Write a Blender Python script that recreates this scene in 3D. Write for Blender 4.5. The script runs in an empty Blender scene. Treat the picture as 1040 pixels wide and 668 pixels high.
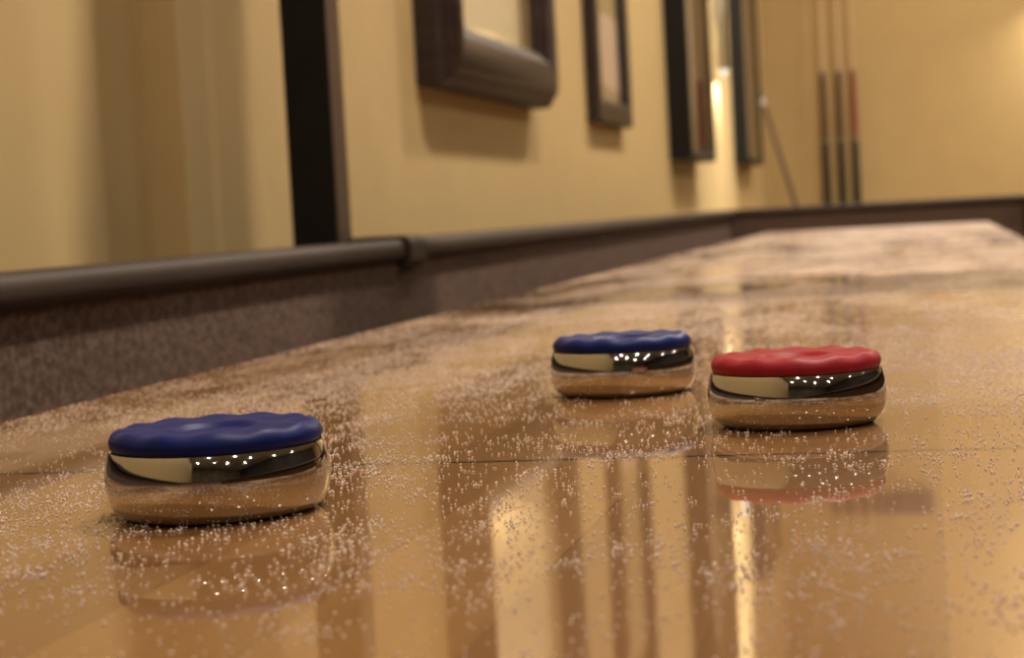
import bpy, bmesh, math, random
import numpy as np
from mathutils import Vector, Matrix

random.seed(5)
C = bpy.context.scene.collection
SC = bpy.context.scene
PI = math.pi
Z0 = 0.80                       # playing surface above the floor

# ------------------------------------------------------------------ materials
def mat(name, base=(.5, .5, .5), rough=.5, metal=0., coat=0., coat_rough=.03, spec=.5):
    m = bpy.data.materials.new(name); m.use_nodes = True
    nt = m.node_tree; b = nt.nodes['Principled BSDF']
    b.inputs['Base Color'].default_value = (*base, 1)
    b.inputs['Roughness'].default_value = rough
    b.inputs['Metallic'].default_value = metal
    b.inputs['Coat Weight'].default_value = coat
    b.inputs['Coat Roughness'].default_value = coat_rough
    b.inputs['Specular IOR Level'].default_value = spec
    return m

def N(m, kind, **kw):
    n = m.node_tree.nodes.new(kind)
    for k, v in kw.items():
        if k.startswith('i_'):
            n.inputs[k[2:].replace('_', ' ')].default_value = v
        else:
            setattr(n, k, v)
    return n

def L(m, a, b): m.node_tree.links.new(a, b)

def bsdf(m): return m.node_tree.nodes['Principled BSDF']

def noise_mat(name, c1, c2, scale=(20, 20, 20), detail=4, rough=.6, bump=0., coat=0., lo=.35, hi=.65, dist=.002, spec=.5):
    m = mat(name, c1, rough, coat=coat, spec=spec)
    tc = N(m, 'ShaderNodeTexCoord'); mp = N(m, 'ShaderNodeMapping')
    mp.inputs['Scale'].default_value = scale
    L(m, tc.outputs['Object'], mp.inputs['Vector'])
    no = N(m, 'ShaderNodeTexNoise'); no.inputs['Scale'].default_value = 1; no.inputs['Detail'].default_value = detail
    L(m, mp.outputs[0], no.inputs['Vector'])
    cr = N(m, 'ShaderNodeValToRGB')
    cr.color_ramp.elements[0].position = lo; cr.color_ramp.elements[0].color = (*c1, 1)
    cr.color_ramp.elements[1].position = hi; cr.color_ramp.elements[1].color = (*c2, 1)
    L(m, no.outputs['Fac'], cr.inputs[0]); L(m, cr.outputs[0], bsdf(m).inputs['Base Color'])
    if bump:
        bp = N(m, 'ShaderNodeBump'); bp.inputs['Strength'].default_value = bump; bp.inputs['Distance'].default_value = dist
        L(m, no.outputs['Fac'], bp.inputs['Height']); L(m, bp.outputs[0], bsdf(m).inputs['Normal'])
    return m

M = {}
M['wall'] = noise_mat('wall_paint', (.50, .358, .163), (.52, .372, .173), (9, 9, 9), 3, .75, .15, dist=.001, spec=.25)
M['ceiling'] = noise_mat('ceiling_paint', (.60, .55, .46), (.64, .59, .49), (4, 4, 4), 3, .9)
M['wall_dim'] = noise_mat('wall_right_darkened', (.030, .026, .022), (.05, .042, .034), (3, 3, 3), 3, .8)  # dimness of the room's right side put into the wall colour
M['wall_back'] = noise_mat('wall_back_paint', (.10, .08, .05), (.17, .14, .10), (1.3, 1.3, .6), 4, .8)  # unseen back wall also coloured darker for the chrome to mirror
M['floor'] = noise_mat('floor_carpet', (.10, .07, .05), (.17, .12, .08), (160, 160, 160), 4, .95, .5)
M['carpet'] = noise_mat('rail_carpet', (.085, .053, .040), (.175, .118, .092), (230, 230, 230), 5, .95, .6, lo=.38, hi=.66, dist=.002, spec=.1)
M['cap'] = noise_mat('rail_cap_wood', (.030, .018, .014), (.046, .029, .022), (60, 4, 60), 5, .6, .05, spec=.18)
M['apron'] = noise_mat('cabinet_wood', (.045, .022, .013), (.075, .038, .022), (50, 3, 12), 5, .4, .03, coat=.2)
M['black'] = noise_mat('post_black', (.005, .0045, .004), (.007, .006, .005), (30, 30, 30), 2, .55, spec=.2)
M['postside'] = mat('post_lit_side', (.075, .042, .034), .45)  # light on the table-facing side painted as a lighter brown
M['frame_dark'] = noise_mat('frame_dark_wood', (.020, .010, .008), (.036, .019, .015), (6, 6, 60), 5, .48, .02, spec=.35)
M['frame_brown'] = noise_mat('frame_brown_wood', (.020, .012, .009), (.034, .020, .014), (6, 6, 60), 5, .5, .02, spec=.3)
M['frame_black'] = mat('frame_black_lacquer', (.006, .005, .004), .5, spec=.2)
M['backing'] = mat('frame_backing', (.16, .11, .06), .8)
M['steel'] = mat('brushed_steel', (.62, .61, .60), .28, 1.)
M['chrome'] = mat('polished_chrome', (.64, .63, .62), .055, 1.)
M['bead'] = mat('wax_bead', (.93, .82, .75), .45, spec=.4)
_b = M['bead']; _t = N(_b, 'ShaderNodeBsdfTranslucent'); _t.inputs[0].default_value = (.95, .87, .79, 1)
_m = N(_b, 'ShaderNodeMixShader'); _m.inputs[0].default_value = .35
L(_b, bsdf(_b).outputs[0], _m.inputs[1]); L(_b, _t.outputs[0], _m.inputs[2]); L(_b, _m.outputs[0], _b.node_tree.nodes['Material Output'].inputs[0])
M['maple'] = noise_mat('cue_maple', (.52, .36, .19), (.58, .41, .22), (80, 80, 3), 4, .3, coat=.4)
M['cueblack'] = mat('cue_black_wrap', (.015, .012, .011), .4, coat=.3)
M['cuebrown'] = noise_mat('cue_dark_brown', (.075, .035, .022), (.10, .05, .03), (80, 80, 3), 4, .3, coat=.4)
M['cuered'] = noise_mat('cue_red_brown', (.20, .045, .03), (.25, .06, .04), (80, 80, 3), 4, .3, coat=.4)
M['cuetan'] = noise_mat('cue_walnut', (.11, .065, .035), (.15, .09, .05), (80, 80, 3), 4, .3, coat=.3)
M['ferrule'] = mat('cue_white_ferrule', (.8, .78, .74), .3)
M['leather'] = mat('cue_tip_leather', (.10, .13, .2), .9)
M['ring'] = mat('cue_joint_ring', (.35, .3, .26), .3)
M['rackwood'] = noise_mat('rack_wood', (.05, .028, .016), (.08, .045, .025), (4, 40, 40), 4, .4, .02, coat=.2)

# plastic caps: satin with a faint mottled wear
def cap_mat(name, c1, c2):
    m = noise_mat(name, c1, c2, (220, 220, 220), 4, .48, .06, spec=.18, lo=.3, hi=.7, dist=.0004)
    return m
M['blue'] = cap_mat('cap_blue_plastic', (.003, .0095, .095), (.005, .0125, .12))
M['red'] = cap_mat('cap_red_plastic', (.27, .011, .022), (.33, .017, .028))

# emission for the lit ends of the lamps
def emit(name, col, s):
    m = bpy.data.materials.new(name); m.use_nodes = True; nt = m.node_tree
    nt.nodes.remove(nt.nodes['Principled BSDF'])
    e = nt.nodes.new('ShaderNodeEmission'); e.inputs[0].default_value = (*col, 1); e.inputs[1].default_value = s
    nt.links.new(e.outputs[0], nt.nodes['Material Output'].inputs[0])
    return m
M['lamp'] = emit('lamp_glow', (1, .90, .78), 1.3)
M['lampdim'] = emit('sconce_glow', (1, .885, .73), 4)

# maple board: long laminated strips under a thick clear finish
FOUL = 0.5537
def board_material():
    m = mat('maple_board', (.5, .3, .1), .45, coat=1., coat_rough=.018, spec=.15)
    b = bsdf(m)
    b.inputs['Coat IOR'].default_value = 1.52
    tc = N(m, 'ShaderNodeTexCoord'); sep = N(m, 'ShaderNodeSeparateXYZ')
    L(m, tc.outputs['Object'], sep.inputs[0])
    def math_(op, a, bb=None):
        n = N(m, 'ShaderNodeMath', operation=op)
        for i, v in enumerate((a, bb)):
            if v is None: continue
            if isinstance(v, (int, float)): n.inputs[i].default_value = v
            else: L(m, v, n.inputs[i])
        return n.outputs[0]
    W = 0.040
    sx = math_('DIVIDE', sep.outputs[0], W)
    col = math_('FLOOR', sx); fx = math_('FRACT', sx)
    w1 = N(m, 'ShaderNodeTexWhiteNoise', noise_dimensions='1D'); L(m, col, w1.inputs['W'])
    sy = math_('ADD', math_('DIVIDE', sep.outputs[1], 2.6), math_('MULTIPLY', w1.outputs['Value'], 7.0))
    row = math_('FLOOR', sy)
    cmb = N(m, 'ShaderNodeCombineXYZ'); L(m, col, cmb.inputs[0]); L(m, row, cmb.inputs[1])
    w2 = N(m, 'ShaderNodeTexWhiteNoise', noise_dimensions='2D'); L(m, cmb.outputs[0], w2.inputs['Vector'])
    # grain
    mp = N(m, 'ShaderNodeMapping'); mp.inputs['Scale'].default_value = (260, 7, 60)
    L(m, tc.outputs['Object'], mp.inputs['Vector'])
    off = N(m, 'ShaderNodeVectorMath', operation='ADD'); L(m, mp.outputs[0], off.inputs[0]); L(m, w2.outputs['Color'], off.inputs[1])
    g = N(m, 'ShaderNodeTexNoise'); g.inputs['Scale'].default_value = 1; g.inputs['Detail'].default_value = 5
    L(m, off.outputs[0], g.inputs['Vector'])
    mp2 = N(m, 'ShaderNodeMapping'); mp2.inputs['Scale'].default_value = (9, 2.2, 3)
    L(m, tc.outputs['Object'], mp2.inputs['Vector'])
    g2 = N(m, 'ShaderNodeTexNoise'); g2.inputs['Scale'].default_value = 1; g2.inputs['Detail'].default_value = 4
    L(m, mp2.outputs[0], g2.inputs['Vector'])
    t = math_('ADD', math_('MULTIPLY', w2.outputs['Value'], .42), math_('MULTIPLY', g.outputs['Fac'], .28))
    t = math_('ADD', t, math_('MULTIPLY', g2.outputs['Fac'], .35))
    cr = N(m, 'ShaderNodeValToRGB'); e = cr.color_ramp.elements
    e[0].position = .2; e[0].color = (.150, .056, .013, 1)
    e[1].position = .95; e[1].color = (.33, .165, .048, 1)
    L(m, t, cr.inputs[0])
    # thin seams between strips, and the fine inlaid line across the board
    seam = math_('LESS_THAN', fx, .012)
    foul = math_('LESS_THAN', math_('ABSOLUTE', math_('SUBTRACT', sep.outputs[1], FOUL)), .0018)
    mk = math_('MAXIMUM', math_('MULTIPLY', seam, .3), math_('MULTIPLY', foul, 1.0))
    mx = N(m, 'ShaderNodeMix', data_type='RGBA'); L(m, mk, mx.inputs['Factor'])
    L(m, cr.outputs[0], mx.inputs['A']); mx.inputs['B'].default_value = (.012, .006, .003, 1)
    # fine dust film of crushed wax, thicker towards the far end
    mp3 = N(m, 'ShaderNodeMapping'); mp3.inputs['Scale'].default_value = (14, 5, 3)
    L(m, tc.outputs['Object'], mp3.inputs['Vector'])
    d = N(m, 'ShaderNodeTexNoise'); d.inputs['Scale'].default_value = 1; d.inputs['Detail'].default_value = 6
    L(m, mp3.outputs[0], d.inputs['Vector'])
    mr = N(m, 'ShaderNodeMapRange'); mr.inputs['From Min'].default_value = .44; mr.inputs['From Max'].default_value = .60
    L(m, d.outputs['Fac'], mr.inputs['Value'])
    yr = N(m, 'ShaderNodeMapRange'); yr.inputs['From Min'].default_value = .75; yr.inputs['From Max'].default_value = 1.7
    L(m, sep.outputs[1], yr.inputs['Value'])
    xr = N(m, 'ShaderNodeMapRange'); xr.inputs['From Min'].default_value = -.20; xr.inputs['From Max'].default_value = -.30
    L(m, sep.outputs[0], xr.inputs['Value'])
    film = math_('MULTIPLY', math_('MULTIPLY', mr.outputs[0], math_('MAXIMUM', yr.outputs[0], math_('MULTIPLY', xr.outputs[0], .5))), .55)
    mx2 = N(m, 'ShaderNodeMix', data_type='RGBA'); L(m, film, mx2.inputs['Factor'])
    L(m, mx.outputs['Result'], mx2.inputs['A']); mx2.inputs['B'].default_value = (.72, .56, .42, 1)
    L(m, mx2.outputs['Result'], b.inputs['Base Color'])
    cw = math_('SUBTRACT', 1.0, math_('MULTIPLY', film, 1.2))
    L(m, cw, b.inputs['Coat Weight'])
    return m
M['board'] = board_material()

# glazing: clear pane that mirrors at a slant
def glass_material():
    m = bpy.data.materials.new('picture_glass'); m.use_nodes = True; nt = m.node_tree
    nt.nodes.remove(nt.nodes['Principled BSDF'])
    t = nt.nodes.new('ShaderNodeBsdfTransparent'); g = nt.nodes.new('ShaderNodeBsdfGlossy')
    g.inputs['Roughness'].default_value = .02
    f = nt.nodes.new('ShaderNodeFresnel'); f.inputs['IOR'].default_value = 1.5
    mx = nt.nodes.new('ShaderNodeMixShader')
    ge = nt.nodes.new('ShaderNodeNewGeometry'); ff = nt.nodes.new('ShaderNodeMath'); ff.operation = 'SUBTRACT'; ff.use_clamp = True
    nt.links.new(f.outputs[0], ff.inputs[0]); nt.links.new(ge.outputs['Backfacing'], ff.inputs[1])
    nt.links.new(ff.outputs[0], mx.inputs[0]); nt.links.new(t.outputs[0], mx.inputs[1]); nt.links.new(g.outputs[0], mx.inputs[2])
    nt.links.new(mx.outputs[0], nt.nodes['Material Output'].inputs[0])
    return m
M['glass'] = glass_material()

def picture_material(name, stops, blot=None):
    """print in horizontal bands: stops = (height, colour) from the lower edge"""
    m = mat(name, (.5, .5, .5), .6)
    tc = N(m, 'ShaderNodeTexCoord'); sep = N(m, 'ShaderNodeSeparateXYZ'); L(m, tc.outputs['Object'], sep.inputs[0])
    no = N(m, 'ShaderNodeTexNoise'); no.inputs['Scale'].default_value = 9; no.inputs['Detail'].default_value = 3
    L(m, tc.outputs['Object'], no.inputs['Vector'])
    ad = N(m, 'ShaderNodeMath', operation='MULTIPLY_ADD'); L(m, no.outputs['Fac'], ad.inputs[0]); ad.inputs[1].default_value = .03
    L(m, sep.outputs[2], ad.inputs[2])
    cr = N(m, 'ShaderNodeValToRGB'); el = cr.color_ramp.elements
    while len(el) < len(stops): el.new(.5)
    for e, (p, c) in zip(el, stops): e.position = p; e.color = (*c, 1)
    L(m, ad.outputs[0], cr.inputs[0]); L(m, cr.outputs[0], bsdf(m).inputs['Base Color'])
    return m

# ------------------------------------------------------------------ mesh helpers
def obj(name, bm, m, parent=None, smooth=False, angle=None):
    me = bpy.data.meshes.new(name)
    bmesh.ops.recalc_face_normals(bm, faces=bm.faces)
    bm.to_mesh(me); bm.free()
    for mm in (m if isinstance(m, (list, tuple)) else [m]): me.materials.append(mm)
    if smooth:
        for p in me.polygons: p.use_smooth = True
        if angle is not None: me.set_sharp_from_angle(angle=angle)
    o = bpy.data.objects.new(name, me); C.objects.link(o)
    if parent: o.parent = parent
    return o

def tag(o, label, cat, group=None, kind=None):
    if label: o['label'] = label
    if cat: o['category'] = cat
    if group: o['group'] = group
    if kind: o['kind'] = kind
    return o

def thing(name, label, cat, loc, group=None):
    o = bpy.data.objects.new(name, None); C.objects.link(o); o.location = loc
    o.empty_display_size = .05
    return tag(o, label, cat, group)

def dup(root, loc, label, parts_mat=None):
    r = root.copy(); C.objects.link(r); r.location = loc; r['label'] = label
    for ch in list(root.children):
        c = ch.copy(); C.objects.link(c); c.parent = r
        if parts_mat and ch.name.split('.')[0] in parts_mat:
            c.data = ch.data.copy(); c.data.materials[0] = parts_mat[ch.name.split('.')[0]]
        for g in ch.children:
            d = g.copy(); C.objects.link(d); d.parent = c
    return r

def box(bm, x0, x1, y0, y1, z0, z1, bev=0., seg=2):
    v = [bm.verts.new((x, y, z)) for x in (x0, x1) for y in (y0, y1) for z in (z0, z1)]
    fs = [(0, 1, 3, 2), (4, 6, 7, 5), (0, 4, 5, 1), (2, 3, 7, 6), (0, 2, 6, 4), (1, 5, 7, 3)]
    faces = [bm.faces.new([v[i] for i in f]) for f in fs]
    if bev:
        es = list({e for f in faces for e in f.edges})
        bmesh.ops.bevel(bm, geom=es, offset=bev, segments=seg, affect='EDGES', profile=.5)
    return bm

def B(*a, **k):
    bm = bmesh.new(); box(bm, *a, **k); return bm

def lathe(bm, prof, n=48, cx=0, cy=0, caps=True):
    rings = []
    for r, z in prof:
        if r < 1e-6: rings.append([bm.verts.new((cx, cy, z))])
        else: rings.append([bm.verts.new((cx + r*math.cos(2*PI*i/n), cy + r*math.sin(2*PI*i/n), z)) for i in range(n)])
    for a, b in zip(rings, rings[1:]):
        if len(a) == 1 and len(b) == 1: continue
        for i in range(n):
            j = (i+1) % n
            if len(a) == 1: bm.faces.new((a[0], b[i], b[j]))
            elif len(b) == 1: bm.faces.new((a[i], b[0], a[j]))
            else: bm.faces.new((a[i], b[i], b[j], a[j]))
    if caps:
        for r in (rings[0], rings[-1]):
            if len(r) > 1: bm.faces.new(r)
    return bm

def LA(prof, n=48, **k):
    bm = bmesh.new(); return lathe(bm, prof, n, **k)

def prism(bm, prof, a0, a1, axis='y'):
    """closed profile (p,q) swept along an axis: y -> (p,a,q), x -> (a,p,q), z -> (p,q,a)"""
    def pt(p, q, a): return {'y': (p, a, q), 'x': (a, p, q), 'z': (p, q, a)}[axis]
    r0 = [bm.verts.new(pt(p, q, a0)) for p, q in prof]; r1 = [bm.verts.new(pt(p, q, a1)) for p, q in prof]
    n = len(prof)
    for i in range(n): bm.faces.new((r0[i], r0[(i+1) % n], r1[(i+1) % n], r1[i]))
    bm.faces.new(r0); bm.faces.new(r1[::-1])
    return bm

def P(prof, a0, a1, axis='y'):
    bm = bmesh.new(); return prism(bm, prof, a0, a1, axis)

def bullnose(p0, p1, z0, z1, r, n=5):
    """rounded rectangle profile"""
    out = []
    for (cx, cz, s) in ((p1-r, z1-r, 0), (p0+r, z1-r, 1), (p0+r, z0+r, 2), (p1-r, z0+r, 3)):
        for i in range(n+1):
            a = (s + i/n)*PI/2
            out.append((cx + r*math.cos(a), cz + r*math.sin(a)))
    return out

# ------------------------------------------------------------------ the room
WL = -.65          # near plane of the left wall
FAR = 8.0
RW, BK, CH = 5.5, -5.5, Z0 + 2.30
STEP = 1.613       # the wall steps back here
def slab(name, bm, m):
    o = obj(name, bm, m); o['kind'] = 'structure'; return o
slab('floor', B(-1.0, RW+.1, BK-.1, FAR+.1, -.1, 0), M['floor'])
slab('ceiling', B(-1.0, RW+.1, BK-.1, FAR+.1, CH, CH+.1), M['ceiling'])
slab('wall_left', P([(WL, FAR+.1), (WL, STEP), (WL-.035, STEP), (WL-.035, BK-.1), (WL-.2, BK-.1), (WL-.2, FAR+.1)], 0, CH, 'z'), M['wall'])
slab('wall_far', B(WL, RW, FAR, FAR+.1, 0, CH), M['wall'])
slab('wall_right', B(RW, RW+.1, BK-.1, FAR+.1, 0, CH), M['wall_dim'])
slab('wall_back', B(WL-.035, RW, BK-.1, BK, 0, CH), M['wall_back'])

# ------------------------------------------------------------------ the shuffleboard table
X0, X1 = -.3754, .1326          # playing board
Y0, Y1 = -.35, 4.530
GI = .0946                      # gutter
IL, IR = X0-GI, X1+GI           # inner faces of the side rails
E0, E1 = Y0-GI, Y1+GI           # inner faces of the end rails
TH = .040                       # thickness of a rail
JOINT = 1.655
table = thing('shuffleboard_table', 'long maple shuffleboard table strewn with wax beads, with dark carpeted side rails', 'game table', (-.12, 2.09, 0))
off = Vector((.12, -2.09, Z0))
def tpart(name, bm, m, parent=None, smooth=False, angle=None, label=None):
    bmesh.ops.translate(bm, verts=bm.verts, vec=off)
    o = obj(name, bm, m, parent or table, smooth, angle)
    if label: o['label'] = label
    return o
# playing board keeps its own origin on its centre line (the grain is laid along it)
bm = B(X0, X1, Y0, Y1, -.055, 0)
bo = obj('playing_board', bm, M['board'], table); bo.location = off
bo['label'] = 'glossy laminated maple board with one thin dark line across it'
tpart('gutter', B(IL, IR, E0, E1, -.075, -.0555), M['carpet'])
tpart('cabinet', B(IL+.02, IR-.02, E0+.02, E1-.02, -.20, -.0755, bev=.004), M['apron'])

CAPZ0, CAPZ1 = .0375, .0575
def rail_side(sgn, xi, y0, y1):
    xo = xi + sgn*TH
    r = tpart('side_rail', B(min(xi, xo), max(xi, xo), y0, y1, -.16, CAPZ0), M['carpet'])
    a, b = sorted((xi - sgn*.009, xo + sgn*.006))
    tpart('rail_cap', P(bullnose(a, b, CAPZ0, CAPZ1, .0085), y0, y1), M['cap'], r, True, math.radians(50))
    return r
r_ln = rail_side(-1, IL, E0, JOINT)
r_lf = rail_side(-1, IL, JOINT+.003, E1)
r_rn = rail_side(1, IR, E0, JOINT)
r_rf = rail_side(1, IR, JOINT+.003, E1)
for r, xi, s in ((r_lf, IL, -1), (r_rf, IR, 1)):
    a, b = sorted((xi - s*.0125, xi + s*(TH+.009)))
    tpart('joint_cover', P(bullnose(a, b, CAPZ0-.006, CAPZ1+.003, .008), JOINT+.004, JOINT+.060), M['cap'], r, True, math.radians(50), label='dark bracket wrapped over the cap joint')
def rail_end(y_in, sgn):
    yo = y_in + sgn*TH
    a, b = sorted((y_in, yo))
    r = tpart('end_rail', B(IL-TH, IR+TH, a+.0003*sgn, b+.0003*sgn, -.16, CAPZ0), M['carpet'])
    a, b = sorted((y_in - sgn*.009, yo + sgn*.006))
    tpart('rail_cap', P(bullnose(a, b, CAPZ0+.0004, CAPZ1+.0004, .0085), IL-TH-.006, IR+TH+.006, 'x'), M['cap'], r, True, math.radians(50))
rail_end(E1, 1); rail_end(E0, -1)
for y in (.25, 2.09, 3.95):
    for x in (-.36, .12):
        bm = bmesh.new()
        lo = [bm.verts.new((x+dx*.045, y+dy*.045, -Z0)) for dx, dy in ((-1, -1), (1, -1), (1, 1), (-1, 1))]
        hi = [bm.verts.new((x+dx*.065, y+dy*.065, -.2)) for dx, dy in ((-1, -1), (1, -1), (1, 1), (-1, 1))]
        for i in range(4): bm.faces.new((lo[i], lo[(i+1) % 4], hi[(i+1) % 4], hi[i]))
        bm.faces.new(lo[::-1]); bm.faces.new(hi)
        tpart('leg', bm, M['apron'])

# ------------------------------------------------------------------ overhead scoring stand astride the table
st = thing('scoring_stand', 'black square post rising behind the left table rail, carrying a scoring beam overhead', 'stand', (-.553, 1.70, 0))
def spart(name, bm, m, **k):
    bmesh.ops.translate(bm, verts=bm.verts, vec=(.553, -1.70, 0)); return obj(name, bm, m, st, **k)
for x in (-.5755, .2885):
    bm = B(x, x+.0445, 1.679, 1.722, .012, Z0+.70, bev=.002)
    p = spart('post', bm, [M['black'], M['postside']])
    s = 1 if x < 0 else -1
    for f in p.data.polygons:
        if f.normal.x*s > .9: f.material_index = 1
    spart('foot', B(x-.03, x+.0745, 1.60, 1.80, 0, .012, bev=.003), M['black'])
spart('scoring_beam', B(-.5755, .333, 1.60, 1.80, Z0+.70, Z0+.90, bev=.008), M['black'])

# ------------------------------------------------------------------ pucks
R = .02935
def puck_body():
    pr = [(0, .0012), (.0175, .0012), (.0182, .0002), (.0220, .0), (.0240, .0002)]
    for i in range(1, 13):
        a = i/12*PI/2
        pr.append((.0240 + (R-.0240)*math.sin(a), .0092 - .0090*math.cos(a)))
    pr += [(R, .0105), (R-.0001, .0122), (R-.0004, .0140), (R-.0009, .0160), (R-.0013, .0172), (R-.0016, .0177), (R-.0023, .0178), (0, .0178)]
    return LA(pr, 128, caps=False)

def puck_cap():
    bm = bmesh.new(); n = 192; rings = []
    RC = R*.944
    prof = [(RC-.0006, .0179), (RC-.0002, .0184), (RC, .0192), (RC+.0001, .0199)]
    for i in range(1, 9):
        a = i/8*PI/2
        prof.append((RC+.0001 - .0034*(1-math.cos(a)), .0199 + .0032*math.sin(a)))
    prof += [(r, None) for r in np.linspace(RC-.0042, .0002, 30)]
    def top(r, th):
        rr = r/RC
        # ring that sinks a little inwards, a finger dimple in the middle, twelve soft lobes at the edge
        z = .0231 - .0006*max(0, min(1, (.88-rr)/.35))**1.0
        lobe = math.exp(-((rr-.86)/.13)**2)
        z += lobe*.00030*math.cos(12*th)
        s = max(0, min(1, (.40-rr)/.06)); s = s*s*(3-2*s)
        z -= .0015*s
        z += .00015*math.exp(-((rr-.47)/.05)**2)
        z += .00025*math.cos(5*th+1.3)*math.exp(-((rr-.6)/.2)**2)
        return z
    for r, z in prof:
        ring = []
        for i in range(n):
            th = 2*PI*i/n; rr = r; zz = z
            if z is None: zz = top(r, th)
            elif z > .0200:
                k = (z-.0199)/.0032
                zz = z + k*k*(top(RC-.0036, th)-.0231)
                rr = r - .0004*k*(1-math.cos(12*th))*.5
            ring.append(bm.verts.new((rr*math.cos(th), rr*math.sin(th), zz)))
        rings.append(ring)
    for a, b in zip(rings, rings[1:]):
        for i in range(n):
            bm.faces.new((a[i], b[i], b[(i+1) % n], a[(i+1) % n]))
    bm.faces.new(rings[-1]); bm.faces.new(rings[0][::-1])
    return bm

def puck(loc, label, first=None, m=None, rz=0):
    if first is None:
        t = thing('shuffleboard_puck', label, 'puck', (*loc, Z0+.0001), 'shuffleboard pucks on the table')
        obj('weight', puck_body(), M['chrome'], t, True, math.radians(35))
        c = obj('cap', puck_cap(), m, t, True, math.radians(60))
    else:
        t = dup(first, (*loc, Z0+.0001), label, {'cap': m})
    t.rotation_euler.z = rz
    return t
PUCKS = [(-.18494, .46837), (-.04493, .63146), (-.1225, .75434)]
p1 = puck(PUCKS[0], 'chrome puck with a blue cap, nearest and leftmost of the three', m=M['blue'], rz=.35)
p2 = puck(PUCKS[1], 'chrome puck with a red plastic cap, the only red one on the board', p1, M['red'], 1.1)
p3 = puck(PUCKS[2], 'smaller looking chrome puck with a blue cap, behind and left of the red one', p1, M['blue'], 2.0)

# ------------------------------------------------------------------ wax beads strewn over the board
rng = np.random.default_rng(11)
def vnoise(x, y, sx, sy, seed):
    g = np.random.default_rng(seed).random((256, 256))
    u, v = x/sx + 500.3, y/sy + 500.7
    i, j = np.floor(u).astype(int), np.floor(v).astype(int); fu, fv = u-i, v-j
    fu = fu*fu*(3-2*fu); fv = fv*fv*(3-2*fv)
    a = g[i % 256, j % 256]; b = g[(i+1) % 256, j % 256]; c = g[i % 256, (j+1) % 256]; d = g[(i+1) % 256, (j+1) % 256]
    return (a*(1-fu)+b*fu)*(1-fv) + (c*(1-fu)+d*fu)*fv
def fbm(x, y, sx, sy, seed):
    return (vnoise(x, y, sx, sy, seed)*.5 + vnoise(x, y, sx/2.1, sy/2.1, seed+1)*.3 + vnoise(x, y, sx/4.3, sy/4.3, seed+2)*.2)
def beads():
    n = 1300000
    x = rng.uniform(X0+.001, X1-.001, n); y = rng.uniform(.22, Y1-.002, n)
    big = fbm(x, y, .10, .16, 3); fine = fbm(x, y, .012, .02, 40)
    trail = fbm(x, y, .035, .4, 77)
    # probability relative to the densest patches
    yy = np.clip((y-.45)/.75, 0, 1)
    left = np.clip((-.20-x)/.12, 0, 1)
    base = .105 + .11*yy + .08*left*np.clip((y-.42)/.2, 0, 1)
    dens = base*np.exp((5.0+2.5*np.maximum(left, yy))*(big-.5) + 6.0*(fine-.5) + (2.2+4*left)*(trail-.5))
    dens *= 1 - .35*left
    dens = np.where(y < .40, dens*(.35 + .65*(np.clip((y-.22)/.18, 0, 1))), dens)
    dens = np.clip(dens, 0, .42)
    keep = rng.random(n) < dens
    for px, py in PUCKS:
        keep &= (x-px)**2 + (y-py)**2 > (.0252)**2
    x, y = x[keep], y[keep]
    r = np.clip(rng.normal(.00028, .00007, len(x)), .00013, .00045)
    r *= 1 - .35*np.clip((-.2-x)/.12, 0, 1)
    return x, y, r
bx, by, br = beads()
def unit(kind):
    b = bmesh.new()
    if kind: bmesh.ops.create_icosphere(b, subdivisions=1, radius=1)
    else:
        vs = [b.verts.new(v) for v in ((1, 0, 0), (0, 1, 0), (-1, 0, 0), (0, -1, 0), (0, 0, 1), (0, 0, -1))]
        for i in range(4):
            b.faces.new((vs[i], vs[(i+1) % 4], vs[4])); b.faces.new((vs[(i+1) % 4], vs[i], vs[5]))
    if kind: bmesh.ops.triangulate(b, faces=b.faces)
    v = np.array([q.co[:] for q in b.verts]); b.verts.index_update()
    f = np.array([[q.index for q in fc.verts] for fc in b.faces]); b.free()
    return v, f
def bead_mesh(x, y, r, kind):
    v, f = unit(kind)
    rot = rng.uniform(0, 2*PI, len(x)); c, s = np.cos(rot)[:, None], np.sin(rot)[:, None]
    vx = v[None, :, 0]*c - v[None, :, 1]*s; vy = v[None, :, 0]*s + v[None, :, 1]*c
    zs = np.tile(v[None, :, 2], (len(x), 1))
    P_ = np.stack([x[:, None] + vx*r[:, None], y[:, None] + vy*r[:, None], (zs*.95+.96)*r[:, None]], -1).reshape(-1, 3)
    F_ = (f[None] + (np.arange(len(x))*len(v))[:, None, None]).reshape(-1, 3)
    return P_, F_
near = by < 1.1
Pa, Fa = bead_mesh(bx[near], by[near], br[near], 1)
Pb, Fb = bead_mesh(bx[~near], by[~near], br[~near]*1.1, 0)
Pv = np.concatenate([Pa, Pb]); Fv = np.concatenate([Fa, Fb+len(Pa)])
me = bpy.data.meshes.new('wax_beads')
me.vertices.add(len(Pv)); me.vertices.foreach_set('co', Pv.astype(np.float32).ravel())
me.loops.add(len(Fv)*3); me.loops.foreach_set('vertex_index', Fv.astype(np.int32).ravel())
me.polygons.add(len(Fv)); me.polygons.foreach_set('loop_start', np.arange(0, len(Fv)*3, 3, dtype=np.int32))
me.polygons.foreach_set('use_smooth', np.ones(len(Fv), dtype=bool))
me.update(calc_edges=True); me.materials.append(M['bead'])
wb = bpy.data.objects.new('wax_beads', me); C.objects.link(wb); wb.location = (0, 0, Z0)
tag(wb, 'scattered tiny pale wax beads covering the maple table surface', 'shuffleboard wax', kind='stuff')
print('beads', len(bx), 'near', int(near.sum()))

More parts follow.
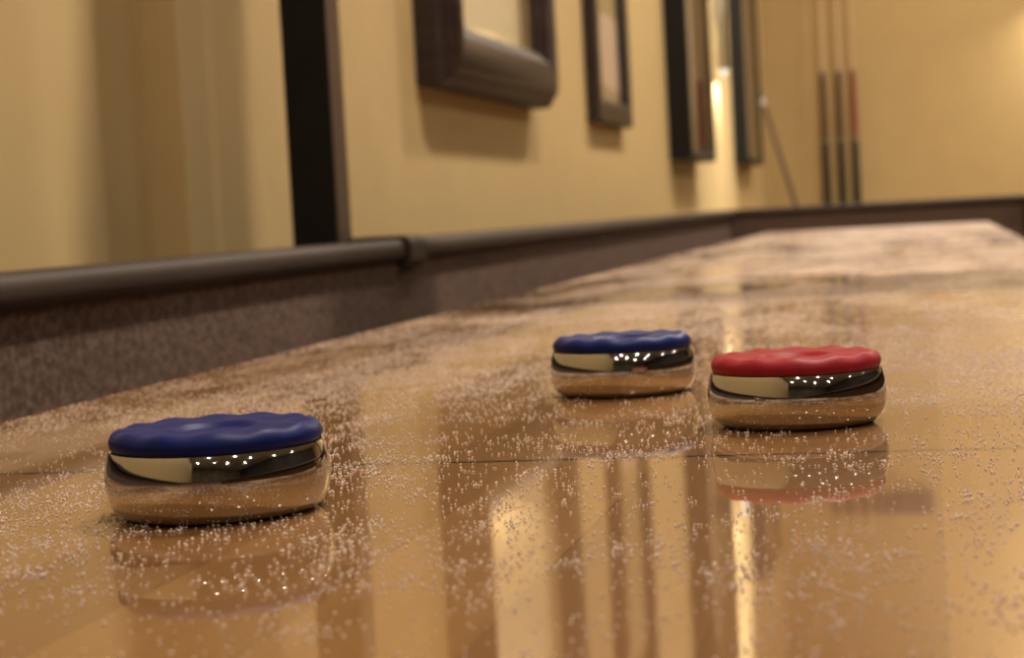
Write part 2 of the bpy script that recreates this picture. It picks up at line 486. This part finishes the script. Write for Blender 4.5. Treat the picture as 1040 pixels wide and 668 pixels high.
# ------------------------------------------------------------------ framed pictures on the left wall
def frame_ring(prof, y0, y1, z0, z1):
    """mitred moulding: prof = list of (inset, depth off the wall), closed"""
    bm = bmesh.new(); rings = []
    for d, h in prof:
        rings.append([bm.verts.new((h, y, z)) for y, z in ((y0+d, z0+d), (y1-d, z0+d), (y1-d, z1-d), (y0+d, z1-d))])
    n = len(rings)
    for k in range(n):
        a, b = rings[k], rings[(k+1) % n]
        for i in range(4): bm.faces.new((a[i], a[(i+1) % 4], b[(i+1) % 4], b[i]))
    return bm
def picture(label, y0, y1, z0, z1, prof, inner, pane, mframe, mart, mat_board=None):
    yc = (y0+y1)/2
    t = thing('picture_frame', label, 'framed picture', (WL, yc, Z0+z0), 'framed pictures along the left wall')
    h = z1-z0; a, b = y0-yc, y1-yc
    obj('moulding', frame_ring(prof, a, b, 0, h), mframe, t, True, math.radians(30))
    obj('picture', B(.004, .008, a+inner-.004, b-inner+.004, inner-.004, h-inner+.004), mart, t)
    obj('glass', B(pane, pane+.002, a+inner-.003, b-inner+.003, inner-.003, h-inner+.003), M['glass'], t)
    return t
rounded = [(0, .001), (0, .030), (.004, .0375), (.010, .042), (.013, .0425), (.0135, .046), (.022, .0535), (.034, .0575), (.046, .0565), (.056, .052), (.062, .048), (.064, .044), (.072, .039), (.074, .034), (.074, .001)]
plain = [(0, .001), (0, .022), (.003, .026), (.040, .026), (.045, .023), (.050, .012), (.050, .001)]
deep = [(0, .001), (0, .056), (.004, .060), (.018, .060), (.021, .058), (.023, .054), (.023, .001)]
deep2 = [(0, .001), (0, .046), (.004, .050), (.016, .050), (.019, .048), (.021, .044), (.021, .001)]
A1 = picture_material('print_cream', [(0, (.74, .62, .40)), (.4, (.80, .69, .46)), (1, (.6, .5, .3))])
A2 = picture_material('print_olive_paper', [(0, (.30, .235, .12)), (.085, (.30, .235, .12)), (.10, (.62, .46, .36)), (.235, (.62, .47, .37)), (.25, (.34, .27, .12)), (1, (.4, .31, .14))])
A3 = picture_material('print_grey_reflection', [(0, (.11, .09, .06)), (.10, (.16, .13, .09)), (.20, (.45, .36, .28)), (.5, (.55, .46, .38)), (1, (.75, .66, .58))])  # paler upper part imitates a bright reflection in the glass
A4 = picture_material('print_tan', [(0, (.26, .20, .13)), (.15, (.48, .37, .26)), (1, (.55, .44, .33))])
rounded = [(d*1.15, h) for d, h in rounded]
picture('large dark brown picture frame with broad rounded moulding, nearest on the wall', 2.43, 3.17, .250, 1.12, rounded, .083, .034, M['frame_dark'], A1)
picture('small thin brown picture frame holding a pale paper, second along the wall', 3.72, 4.15, .25, .95, plain, .048, .011, M['frame_brown'], A2)
picture('tall deep black picture frame with greyish picture, third along the wall', 4.925, 5.50, .195, 1.25, deep, .021, .0525, M['frame_black'], A3)
picture('narrow black picture frame with tan picture, farthest, beside the room corner', 6.63, 7.24, .21, 1.25, deep2, .019, .0425, M['frame_black'], A4)

# ------------------------------------------------------------------ wall lamp between the two far frames
SX, SY = WL+.026, 6.15
sc = thing('wall_sconce', 'slim grey metal up and down wall lamp between the two black frames', 'wall lamp', (WL, SY, Z0+.49))
bm = bmesh.new(); lathe(bm, [(.014, .012), (.016, .012), (.018, .015), (.018, .435), (.016, .438), (.014, .438), (.014, .40), (.014, .05)], 32, .026, 0, caps=False)
obj('tube', bm, M['steel'], sc, True, math.radians(40))
for z in (.016, .434):
    obj('bulb', LA([(0, z-.022), (.007, z-.019), (.012, z-.010), (.0135, z), (.012, z+.010), (.007, z+.019), (0, z+.022)], 24, cx=.026, caps=False), M['lamp'], sc, True)
obj('bracket', B(.001, .012, -.018, .018, .17, .28, bev=.003), M['steel'], sc)

# ------------------------------------------------------------------ cue sticks and their wall rack
def cue(label, loc, mfore, group):
    t = thing('cue_stick', label, 'pool cue', loc, group)
    obj('bumper', LA([(0, 0), (.011, 0), (.0125, .004), (.013, .012), (0, .012)], 20, caps=False), M['leather'], t, True, .6)
    obj('handle', LA([(0, .012), (.0160, .012), (.0165, .02), (.0158, .30), (.0150, .455), (0, .455)], 20, caps=False), M['cueblack'], t, True, .6)
    obj('wrap_ring', LA([(0, .455), (.0154, .455), (.0152, .462), (0, .462)], 20, caps=False), M['ring'], t, True, .6)
    obj('forearm', LA([(0, .462), (.0148, .462), (.0120, .735), (0, .735)], 20, caps=False), mfore, t, True, .6)
    obj('joint_collar', LA([(0, .735), (.0113, .735), (.0112, .747), (0, .747)], 20, caps=False), M['ring'], t, True, .6)
    obj('shaft', LA([(0, .747), (.0108, .747), (.0085, 1.10), (.0066, 1.44), (0, 1.44)], 20, caps=False), M['maple'], t, True, .6)
    obj('ferrule', LA([(0, 1.44), (.0066, 1.44), (.0064, 1.462), (0, 1.462)], 20, caps=False), M['ferrule'], t, True, .6)
    obj('tip', LA([(0, 1.462), (.0063, 1.462), (.0055, 1.470), (0, 1.472)], 20, caps=False), M['leather'], t, True, .6)
    return t
CY = 7.935
RB = Z0-.150
G = 'cue sticks standing in the wall rack'
cue('upright cue stick with dark brown forearm, leftmost of the three in the rack', (-.403, CY, RB), M['cuebrown'], G)
cue('upright cue stick with dark reddish forearm, middle of the three in the rack', (-.340, CY, RB), M['cuebrown'], G)
cue('upright cue stick with bright red forearm, rightmost of the three in the rack', (-.283, CY, RB), M['cuered'], G)
# cue leaning in the corner
top = Vector((-.6395, 7.70, Z0+.505)); low = Vector((-.513, 7.66, Z0+.047))
dr = (top-low).normalized()
foot = low + dr*((.012-low.z)/dr.z)
top2 = top + dr*0.06
length = (top-foot).length
lc = thing('cue_stick', 'lone cue stick leaning diagonally against the left wall near the corner', 'pool cue', foot)
lc.rotation_mode = 'QUATERNION'; lc.rotation_quaternion = Vector((0, 0, 1)).rotation_difference(dr)
obj('handle', LA([(0, 0), (.013, 0), (.0148, .01), (.0135, .42), (0, .42)], 20, caps=False), M['cueblack'], lc, True, .6)
obj('shaft', LA([(0, .42), (.0134, .42), (.0120, .8), (.0080, length-.05), (0, length-.05)], 20, caps=False), M['cuetan'], lc, True, .6)
obj('ferrule', LA([(0, length-.05), (.0085, length-.05), (.0080, length-.018), (0, length-.018)], 20, caps=False), M['ferrule'], lc, True, .6)
obj('tip', LA([(0, length-.018), (.0075, length-.018), (.0068, length-.002), (0, length)], 20, caps=False), M['leather'], lc, True, .6)

rk = thing('cue_rack', 'dark wooden wall rack holding three upright cues on the far wall', 'cue rack', (-.235, FAR, Z0-.175))
obj('shelf', B(-.205, .205, -.105, -.0005, 0, .0245, bev=.004), M['rackwood'], rk)
obj('back_rail', B(-.205, .205, -.020, -.0005, 1.335, 1.425, bev=.004), M['rackwood'], rk)
for k, cx in enumerate((-.168, -.105, -.048, .02, .08, .14)):
    bm = bmesh.new()
    prism(bm, bullnose(cx-.012, cx-.0085, -.082, -.019, .0015, 2), 1.365, 1.395, 'z')
    prism(bm, bullnose(cx+.0085, cx+.012, -.082, -.019, .0015, 2), 1.365, 1.395, 'z')
    obj('clip', bm, M['rackwood'], rk)

# ------------------------------------------------------------------ lamps
def area(name, loc, power, size, col=(1, .885, .73), target=None, spread=PI):
    l = bpy.data.lights.new(name, 'AREA'); l.shape = 'DISK'; l.size = size; l.energy = power; l.color = col; l.spread = spread
    o = bpy.data.objects.new(name, l); C.objects.link(o); o.location = loc
    if target is not None:
        o.rotation_euler = (Vector(target)-Vector(loc)).to_track_quat('-Z', 'Y').to_euler()
    return o
def point(name, loc, power, r, col=(1, .885, .73)):
    l = bpy.data.lights.new(name, 'POINT'); l.energy = power; l.shadow_soft_size = r; l.color = col
    o = bpy.data.objects.new(name, l); C.objects.link(o); o.location = loc; return o
ZC = CH-.03
DOWN = [(.35, 1.83, 58), (.30, .35, 24), (.30, 4.30, 64), (.45, 6.1, 20), (.72, 7.62, 26), (1.9, 1.0, 10), (2.2, 3.4, 18), (2.2, 6.0, 24),  # the one over the near board is added to brighten the beads
        (.2, -1.6, 8), (1.4, -1.2, 7), (2.9, -1.4, 7), (-.2, -3.6, 6), (1.1, -3.4, 6), (2.4, -3.7, 6), (3.9, -2.9, 6), (4.4, .2, 7), (4.6, 2.4, 7)]
for i, (x, y, e) in enumerate(DOWN):
    area('downlight_and_fill', (x, y, ZC), e, .13 if e > 10 else .10, target=(x, y, 0))
# the wall lamp's two beams, and its twin out of frame on the far wall
for z, sgn in ((.49-.012, -1), (.49+.462, 1)):
    area('sconce_beam', (SX+.004, SY, Z0+z), 1.2 if sgn < 0 else .5, .03, col=(1, .94, .83), target=(SX, SY, Z0+z+sgn), spread=2.2)

area('downlight_and_fill', (-.33, 6.2, ZC), 34, .13, col=(1, .94, .83), target=(-.40, 6.15, 0), spread=1.1)  # added wash to strengthen the sconce's bright strip, not a room fixture
for sgn in (-1, 1):
    area('far_wall_beam', (.66, FAR-.06, Z0+1.0+sgn*.1), 8.0, .05, target=(.66, FAR-.06, Z0+1.0+sgn), spread=2.4)

# ------------------------------------------------------------------ camera
f_px, yaw, pitch, roll, h = 1932.3727406550886, 0.21826380246864008, 0.05953008501325806, -0.05413649063155865, 0.0734439392271581
fw = Vector((-math.sin(yaw)*math.cos(pitch), math.cos(yaw)*math.cos(pitch), -math.sin(pitch)))
r_ = Vector((math.cos(yaw), math.sin(yaw), 0)); u_ = r_.cross(fw)
r2 = r_*math.cos(roll) + u_*math.sin(roll); u2 = -r_*math.sin(roll) + u_*math.cos(roll)
cam = bpy.data.cameras.new('camera'); co = bpy.data.objects.new('camera', cam); C.objects.link(co)
mw = Matrix(((r2.x, u2.x, -fw.x, 0), (r2.y, u2.y, -fw.y, 0), (r2.z, u2.z, -fw.z, Z0+h), (0, 0, 0, 1)))
co.matrix_world = mw
cam.sensor_width = 36; cam.lens = f_px*36/1040
cam.clip_start = .01
cam.dof.use_dof = True; cam.dof.focus_distance = .545; cam.dof.aperture_fstop = 21
SC.camera = co

w = bpy.data.worlds.new('world'); SC.world = w; w.use_nodes = True
w.node_tree.nodes['Background'].inputs[0].default_value = (1, .85, .65, 1)
w.node_tree.nodes['Background'].inputs[1].default_value = .02
SC.view_settings.view_transform = 'Standard'; SC.view_settings.look = 'None'
SC.view_settings.exposure = 0; SC.view_settings.gamma = 1; SC.view_settings.use_curve_mapping = False
SC.cycles.max_bounces = 8
